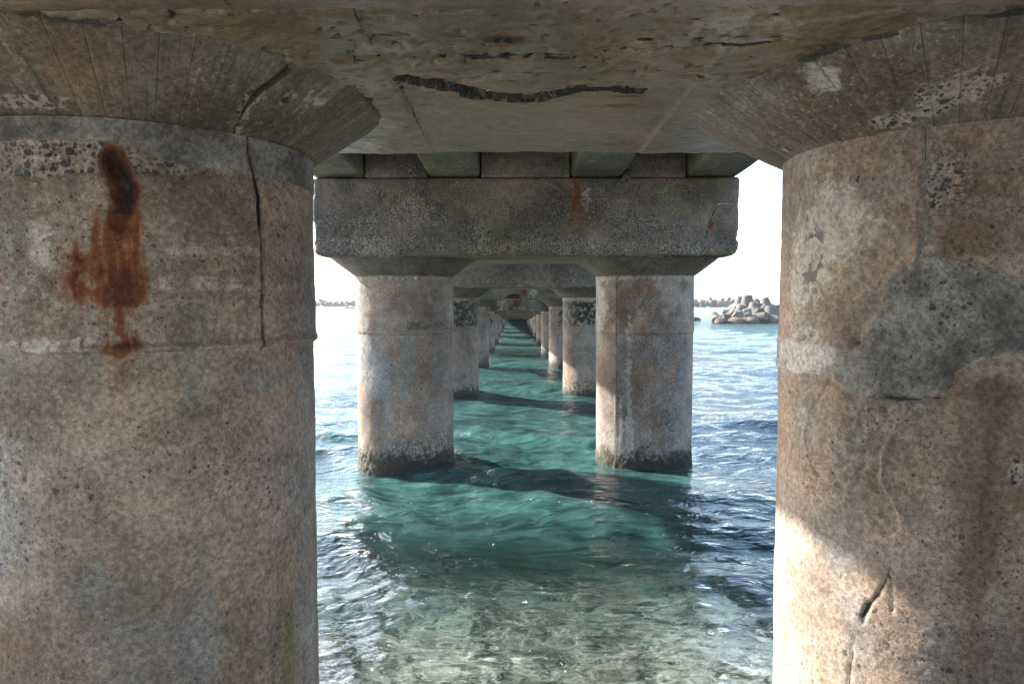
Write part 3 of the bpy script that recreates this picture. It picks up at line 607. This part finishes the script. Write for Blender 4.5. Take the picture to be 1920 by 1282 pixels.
# abutment slab that the first cap beam meets above the camera
V, Q, nv = lattice(ar(-4.2, 4.2, .03), np.concatenate([np.linspace(-5, .6, 12)[:-1], ar(.6, Y1-1.12, .03)]), ar(Zcap(1)-.01, Zcap(1)+1.2, .1), .03)
sml = fbm(V, 6, 4, 31); V = V+nv*(.012*sml+.008*fbm(V, 20, 3, 32))[:, None]; a, b = zeros(len(V))
b[:, 1] = .5+.4*sm(sml, -.1, .3); b[:, 2] = .45; b[:, 0] = .3*sm(fbm(V, 5, 4, 33), .05, .3); a[:, 2] = .2; a[:, 1] = .1; a[:, 3] = .6*sm(fbm(V, 14, 3, 34), .3, .45)
tag(np_mesh('abutment_slab', V, Q, M_SOF, None, True, {'ma': a, 'mb': b}), 'rough brown stained concrete slab overhead at the top edge of the view', 'slab', None, 'thing')

# mortar lump hanging beside the inner right girder end
def rock_bm(r, seed, sx=1, sy=1, sz=1, sub=3):
    bm = bmesh.new(); bmesh.ops.create_icosphere(bm, subdivisions=sub, radius=1)
    P = np.array([v.co[:] for v in bm.verts]); dd = 1+.28*fbm(P+seed*3.7, 1.3, 4, seed)
    for v, k in zip(bm.verts, dd): v.co = Vector((v.co.x*k*sx*r, v.co.y*k*sy*r, v.co.z*k*sz*r))
    return bm
bm = bmesh.new()
for q, (x, z, r) in enumerate(((1.46, 4.42, .05), (1.42, 4.36, .055), (1.37, 4.30, .045), (1.32, 4.25, .045), (1.28, 4.22, .035))):
    b2 = rock_bm(r, q+3); me = bpy.data.meshes.new('t'); b2.to_mesh(me); b2.free()
    me.transform(Matrix.Translation((x, 10.37, z))); bm.from_mesh(me); bpy.data.meshes.remove(me)
tag(bm_obj('mortar_lump', bm, M_TET, None, True), 'pale lumpy mortar drip stuck to the cap beam face beside a girder end', 'mortar lump')

# square footing among the far pillars
V, Q, nv = lattice(ar(-.45, .45, .1), ar(-.9, .9, .15), ar(-3, .72, .12), .04); V = V+nv*(.02*fbm(V, 3, 3, 3))[:, None]
o = np_mesh('footing_block', V, Q, M_PIL2); o.location = (1.55, Y1+8*L-1.4, 0)
tag(o, 'small square brown concrete block in the water before the ninth pillar on the right', 'block')

# ------------------------------------------------------------------ water
rs = np.random.RandomState(4)
comps = []
for q in range(90):
    lam = .30*(7.0/.30)**rs.rand(); ang = rad(-118)+rs.randn()*.62        # heading: towards the shore, slightly left
    amp = .0062*lam**.9*(.62 if lam > 2 else 1)*(.5+rs.rand()); comps.append((lam, ang, amp, rs.rand()*6.283))
def wave(X, Y, h):
    P = np.stack([X*.35, Y*.35, X*0], 1); wx = X+.35*fbm(P, 1.5, 2, 11); wy = Y+.35*fbm(P, 1.5, 2, 12); o = np.zeros(X.shape)
    env = .75+.8*fbm(P, .8, 2, 13)
    for lam, ang, amp, ph in comps:
        k = 2*math.pi/lam; att = np.clip((lam/h-2.5)/3, 0, 1)
        s_ = np.sin(k*(wx*math.cos(ang)+wy*math.sin(ang))+ph); o += amp*att*(s_+.25*(s_*s_))*(env if lam < 2 else 1)
    return o
ys = [-3.0]
while ys[-1] < 6000:
    y = ys[-1]; ys.append(y+max(.032 if 3.8 < y < 30 else .2, y*y/2300 if y > 0 else 0, .032))
ys = np.array(ys); ncol = 620
s_ = np.linspace(-1, 1, ncol); s_ = .45*s_+.55*s_**3
YY, SS = np.meshgrid(ys, s_, indexing='ij'); XX = SS*(np.maximum(YY, 0)*1.9+7)
dyy = np.gradient(ys)[:, None]*np.ones_like(SS); dxx = np.gradient(XX, axis=1)
hh = np.maximum(dyy, dxx*.7).ravel()
ZW = wave(XX.ravel(), YY.ravel(), hh)
V = np.stack([XX.ravel(), YY.ravel(), ZW], 1); nr = len(ys)
i = np.arange(nr-1)[:, None]*ncol; j = np.arange(ncol-1)[None, :]
Q = np.stack([i+j, i+j+1, i+ncol+j+1, i+ncol+j], -1).reshape(-1, 4)
g = N('sea_water'); geo = g.n('NewGeometry'); P = geo.outputs['Position']; sp = g.n('SeparateXYZ'); g.put(sp.inputs[0], P)
YN = sp.outputs[1]
n1 = g.noise(g.vscale(g.warp(P, .8, .5), (1, 1.7, 1)), 3.2, 3, .52, .4); n2 = g.noise(g.vscale(P, (1, 1.5, 1)), .8, 4, .6)
n3 = g.noise(g.vscale(P, (1, 1.6, 1)), 11, 4, .6, .4)
bu = g.n('Bump'); bu.inputs['Strength'].default_value = 1.0; bu.inputs['Distance'].default_value = 1.0
dist = g.step(YN, 6, 60)
g.put(bu.inputs['Height'], g.add(g.add(g.mul(n1, g.mul(g.step(YN, 25, 200, 1., .25), .072)), g.mul(n2, g.mul(g.mul(dist, g.step(YN, 60, 400, 1., .3)), .42))), g.mul(n3, g.step(YN, 6, 14, .006, .018))))
fr = g.n('Fresnel'); fr.inputs[0].default_value = 1.333; g.put(fr.inputs[1], bu.outputs[0])
gl = g.n('BsdfGlossy'); g.put(gl.inputs['Roughness'], g.step(YN, 10, 200, .02, .24)); gl.inputs['Color'].default_value = (1, 1, 1, 1); g.put(gl.inputs['Normal'], bu.outputs[0])
depth = g.step(YN, 6, 17, 0, 1)
tint = g.mix(depth, (.92, .985, .95), (.12, .42, .38))
tr0 = g.n('BsdfTransparent'); g.put(tr0.inputs[0], tint)
rf_ = g.n('BsdfRefraction'); g.put(rf_.inputs[0], tint); rf_.inputs['Roughness'].default_value = 0; rf_.inputs['IOR'].default_value = 1.25
bu2 = g.n('Bump'); bu2.inputs['Strength'].default_value = 1.0; bu2.inputs['Distance'].default_value = 1.0; g.put(bu2.inputs['Height'], g.mul(g.noise(g.vscale(P, (1, 1.5, 1)), 3.6, 1, .4), .05)); g.put(rf_.inputs['Normal'], bu2.outputs[0])
tr = g.n('MixShader'); tr.inputs[0].default_value = .58; g.put(tr.inputs[1], tr0.outputs[0]); g.put(tr.inputs[2], rf_.outputs[0])
df = g.n('BsdfDiffuse'); g.put(df.inputs['Normal'], bu.outputs[0]); g.put(df.inputs[0], g.mix(g.step(g.add(g.mul(n1, .5), g.mul(n2, .5)), .34, .66), (.005, .019, .021), (.038, .098, .092)))
body = g.n('MixShader'); g.put(body.inputs[0], g.add(g.step(YN, 6.6, 9.3, .0, .90), g.mul(g.mul(g.step(YN, 30.5, 32.5), g.step(YN, 38.5, 36.5)), -.6))); g.put(body.inputs[1], tr.outputs[0]); g.put(body.inputs[2], df.outputs[0])
mx = g.n('MixShader'); g.put(mx.inputs[0], fr.outputs[0]); g.put(mx.inputs[1], body.outputs[0]); g.put(mx.inputs[2], gl.outputs[0])
g.put(g.out.inputs[0], mx.outputs[0])
tag(np_mesh('water', V, Q, g.m, None, True), kind='structure')

# sea floor rising to the beach behind the camera
def bed(X, Y):
    z = np.interp(Y, [-400, -12, -2, 3, 5, 7.5, 10, 14, 20, 33, 35.5, 38, 44, 90, 4000], [14, 2.2, .6, -.15, -.42, -.85, -1.5, -2.2, -2.9, -3.2, -.5, -3.2, -3.6, -4.5, -9])
    return z
ys = np.concatenate([np.linspace(-300, -4, 30)[:-1], np.arange(-4, 14, .045), np.geomspace(14, 3500, 160)]); xs = np.concatenate([-np.geomspace(2500, 9, 50), np.arange(-8.9, 8.95, .05), np.geomspace(9, 2500, 50)])
YY, XX = np.meshgrid(ys, xs, indexing='ij'); X, Y = XX.ravel(), YY.ravel(); P3 = np.stack([X, Y, X*0], 1)
nearm = sm(np.abs(X), 30, 12)*sm(Y, 60, 30); Z = bed(X, Y)+.16*fbm(P3, .9, 4, 2)*nearm+.05*np.abs(fbm(P3, 5, 3, 8))*nearm
nr, ncol = len(ys), len(xs); i = np.arange(nr-1)[:, None]*ncol; j = np.arange(ncol-1)[None, :]
Q = np.stack([i+j, i+j+1, i+ncol+j+1, i+ncol+j], -1).reshape(-1, 4)
g = N('sea_floor'); geo = g.n('NewGeometry'); P = geo.outputs['Position']; sp = g.n('SeparateXYZ'); g.put(sp.inputs[0], P)
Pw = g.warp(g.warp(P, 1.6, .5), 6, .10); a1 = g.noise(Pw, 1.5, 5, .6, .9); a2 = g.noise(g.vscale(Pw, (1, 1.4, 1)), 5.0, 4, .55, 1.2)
dappled_sand = g.mix(g.step(g.add(g.mul(a1, .6), g.mul(a2, .4)), .45, .58), (.022, .026, .024), (.50, .51, .46))  # sand whose light and dark mottle imitates dappled sunlight
caustic_web = g.step(g.math('ABSOLUTE', g.sub(g.noise(Pw, 2.3, 3, .5, 1.8), .5)), .045, .0); dappled_sand = g.mix(g.mul(caustic_web, .75), dappled_sand, (.80, .80, .74))  # pale web coloured in for the caustic network of light
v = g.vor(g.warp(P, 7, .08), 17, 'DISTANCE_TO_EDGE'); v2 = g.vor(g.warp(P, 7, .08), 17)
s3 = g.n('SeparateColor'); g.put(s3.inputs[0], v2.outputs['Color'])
peb = g.mul(g.step(v.outputs['Distance'], .02, .09), g.step(s3.outputs[0], .5, .55)); dappled_sand = g.mix(g.mul(peb, .5), dappled_sand, g.mix(s3.outputs[1], (.03, .032, .03), (.24, .24, .20)))
teal = g.mix(a1, (.10, .30, .26), (.18, .42, .37))
c = g.mix(g.step(g.add(sp.outputs[1], g.mul(a1, 3)), 7.5, 11), dappled_sand, teal)
reef = g.mul(g.step(sp.outputs[2], -2.2, -1.0), g.step(sp.outputs[1], 28, 31)); c = g.mix(reef, c, g.mix(a2, (.20, .13, .02), (.60, .45, .12)))
b = g.n('BsdfPrincipled'); g.put(b.inputs['Base Color'], c); b.inputs['Roughness'].default_value = .9
bu = g.n('Bump'); bu.inputs['Distance'].default_value = .03; g.put(bu.inputs['Height'], g.add(a2, g.mul(peb, .4))); g.put(b.inputs['Normal'], bu.outputs[0]); g.put(g.out.inputs[0], b.outputs[0])
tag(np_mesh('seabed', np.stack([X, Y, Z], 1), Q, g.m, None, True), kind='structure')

# foam flecks afloat
g = N('foam'); b = g.n('BsdfPrincipled'); b.inputs['Base Color'].default_value = (.8, .82, .8, 1); b.inputs['Roughness'].default_value = .5; g.put(g.out.inputs[0], b.outputs[0]); M_FOAM = g.m
rnd = random.Random(3); pts = []
for q in range(210):
    y = 4.7+rnd.random()**1.3*5.5; x = rnd.uniform(-.42, .42)*y*.8
    cl = rnd.random() < .2
    for k in range(rnd.randint(2, 4) if cl else 1): pts.append((x+rnd.gauss(0, .03)*(k > 0), y+rnd.gauss(0, .03)*(k > 0), rnd.uniform(.002, .0055)*(1.7 if rnd.random() < .08 else 1)))
pts = np.array(pts); zz = wave(pts[:, 0], pts[:, 1], np.full(len(pts), .04)); bm = bmesh.new()
for (x, y, r), z in zip(pts, zz):
    c = [bm.verts.new((x+r*math.cos(t)*rnd.uniform(.7, 1.3), y+r*math.sin(t)*rnd.uniform(.7, 1.3), z+.004)) for t in np.linspace(0, 6.283, 8)[:-1]]
    top = bm.verts.new((x, y, z+.004+r*.5))
    for k in range(7): bm.faces.new((c[k], c[(k+1) % 7], top))
tag(bm_obj('foam_flecks', bm, M_FOAM, None, True), 'tiny white foam bubbles scattered on the clear water between the near pillars', 'foam', None, 'stuff')

# ------------------------------------------------------------------ tetrapods, rocks, sea wall
def pix(x, y, D):
    """a point at forward distance D seen towards pixel (x,y); used to read positions off the photograph"""
    d = fw+rr*((x-960)/F_PX)+uu*((641-y)/F_PX); t = D/d.y; return Vector((CX, 0, H))+d*t
def tetra_mesh(seg, name):
    bm = bmesh.new(); dirs = [Vector((0, 0, 1))]+[Vector((math.sin(rad(109.5))*math.cos(rad(a_)), math.sin(rad(109.5))*math.sin(rad(a_)), math.cos(rad(109.5)))) for a_ in (90, 210, 330)]
    prof = [(.0, .56), (.18, .54), (.45, .48), (.75, .41), (.93, .37), (.975, .355), (1.0, .31), (1.0, .18), (.985, .17)]
    for dv in dirs:
        q = dv.to_track_quat('Z', 'Y'); rings = []
        for l, r in prof: rings.append([bm.verts.new(q @ Vector((r*math.cos(t), r*math.sin(t), l))) for t in np.linspace(0, 2*math.pi, seg, endpoint=False)])
        for A_, B_ in zip(rings[:-1], rings[1:]):
            for k in range(seg): bm.faces.new((A_[k], A_[(k+1) % seg], B_[(k+1) % seg], B_[k]))
        bm.faces.new(rings[-1])
    me = bpy.data.meshes.new(name); bm.to_mesh(me); bm.free()
    for p in me.polygons: p.use_smooth = True
    me.materials.append(M_TET); return me
TM = tetra_mesh(20, 'tetrapod'); TMF = tetra_mesh(10, 'tetrapod')
def tetra(px, py, D, s, rot, label, group, me=None):
    o = bpy.data.objects.new('tetrapod', me or TM); C.objects.link(o); o.location = pix(px, py, D); o.scale = (s, s, s)
    o.rotation_euler = Euler([rad(v_) for v_ in rot]); tag(o, label, 'tetrapod', group); return o
GP = 'tetrapods piled on the small mound at right'
DT = 84.
for a_ in [
 (1401, 577, DT+1, 1.50, (6, -4, 20), 'grey tetrapod crowning the pile, one thick leg pointing straight up'),
 (1411, 585, DT-1.2, 1.15, (20, 95, 205), 'tetrapod high in the pile with a round leg end facing the camera'),
 (1446, 598, DT-2.2, 1.5, (-4, 3, 78), 'large upright tetrapod at the right end of the pile beside the wall'),
 (1384, 592, DT-.5, 1.3, (12, 30, 60), 'tetrapod left of the summit with a leg leaning towards it'),
 (1420, 596, DT-2.0, 1.25, (80, 10, 35), 'low tetrapod below the summit with a lying leg across its front'),
 (1366, 598, DT-1.5, 1.15, (14, 38, 10), 'tetrapod near the left of the pile leaning right over a broken boulder'),
 (1346, 602, DT-1.0, 1.15, (24, 40, 150), 'leftmost tetrapod of the pile, one leg slanting down into the water'),
 (1392, 600, DT-2.5, 1.2, (60, 20, 100), 'half sunk tetrapod at the middle of the pile beside a pale boulder'),
 (1428, 593, DT+1, 1.2, (35, 35, 15), 'tetrapod behind the lying leg, rounded dark back showing'),
 (1372, 590, DT+3, 1.1, (40, -30, 60), 'tetrapod behind the left slope of the pile, only its top showing'),
 (1386, 575, DT+14, 1.4, (5, 5, 40), 'upright tetrapod standing behind the summit on its left'),
 (1413, 576, DT+10, 1.3, (30, 40, 90), 'tetrapod tucked behind the summit on its right'),
 (1437, 577, DT+9, 1.3, (0, 10, 130), 'short tetrapod with a squared leg next to the cream wall'),
 (1402, 595, DT, 1.3, (100, 50, 20), 'tetrapod deep in the heart of the pile'),
 (1432, 598, DT-1, 1.2, (30, -35, 60), 'tetrapod leaning left against the large upright one')]:
    tetra(*a_, GP)
for n_, (px, py, s, lb) in enumerate([(1352, 605, .6, 'broken pale boulder at the left foot of the tetrapod pile'), (1371, 606, .42, 'small brown boulder at the waterline of the tetrapod pile'),
        (1381, 605, .75, 'largest yellowish boulder at the foot of the tetrapod pile'), (1409, 606, .7, 'flat dark boulder lying in the water before the tetrapod pile'), (1303, 599, .55, 'lone dark rock awash beside the second right pillar')]):
    o = bm_obj('boulder', rock_bm(s, n_+11, 1.25, 1, .7), M_ROCK, None, True); p_ = pix(px, py, DT-3.4 if n_ < 4 else 92); o.location = (p_.x, p_.y, .22 if n_ < 4 else .1); tag(o, lb, 'rock', 'boulders by the tetrapods')
V, Q, nv = lattice(ar(0, 16, .5), ar(0, 5, .5), ar(-2, 1.95, .25), .06); V = V+nv*(.03*fbm(V, 1.5, 3, 3))[:, None]
p_ = pix(1434, 598, 96); o = np_mesh('sea_wall', V, Q, M_TET); o.location = (p_.x, 96, 0); tag(o, 'long low cream concrete sea wall behind the tetrapods at right', 'wall', None, 'thing')
rnd = random.Random(12); FAR = []
xs_ = [(1284, 572), (1296, 570), (1303, 569), (1311, 570), (1318, 567), (1326, 569), (1331, 566), (1339, 568), (1347, 571), (1353, 568), (1360, 570), (1366, 565), (1371, 570)]
for q, (px, py) in enumerate(xs_):
    tetra(px, py, 262+rnd.uniform(-6, 8), rnd.uniform(1.45, 2.0), [rnd.uniform(0, 360) for _ in range(3)], 'grey tetrapod in the far breakwater at right, %s in the row from the left' % ORD[q], 'tetrapods of the far right breakwater', TMF)
xl = [586, 595, 603, 607, 614, 621, 627, 633, 640, 647, 652, 659, 665, 672]
for q, px in enumerate(xl):
    tetra(px, 571-(6 if q == 2 else 0)-rnd.uniform(0, 1.5), 318+rnd.uniform(-5, 8), rnd.uniform(1.3, 1.8), [rnd.uniform(0, 360) for _ in range(3)], 'hazy grey tetrapod on the left horizon, %s in the row from the left' % (ORD+['fourteenth'])[q], 'tetrapods on the left horizon', TMF)
o = bm_obj('boulder', rock_bm(1.6, 40, 1.4, 1, .3), M_TET, None, True); p_ = pix(654, 577, 235); o.location = (p_.x, p_.y, .1); tag(o, 'single dark rock awash in front of the left horizon breakwater', 'rock')

# ------------------------------------------------------------------ sea haze
g = N('haze_air'); pv = g.n('VolumePrincipled'); pv.inputs['Density'].default_value = .00028; pv.inputs['Color'].default_value = (.93, .96, 1, 1); pv.inputs['Anisotropy'].default_value = .3
g.put(g.out.inputs['Volume'], pv.outputs[0])
V, Q, nv = lattice([-2600, 2600], [-400, 6100], [-11, 30], .0)
tag(np_mesh('haze', V, Q, g.m, None, False), kind='stuff')
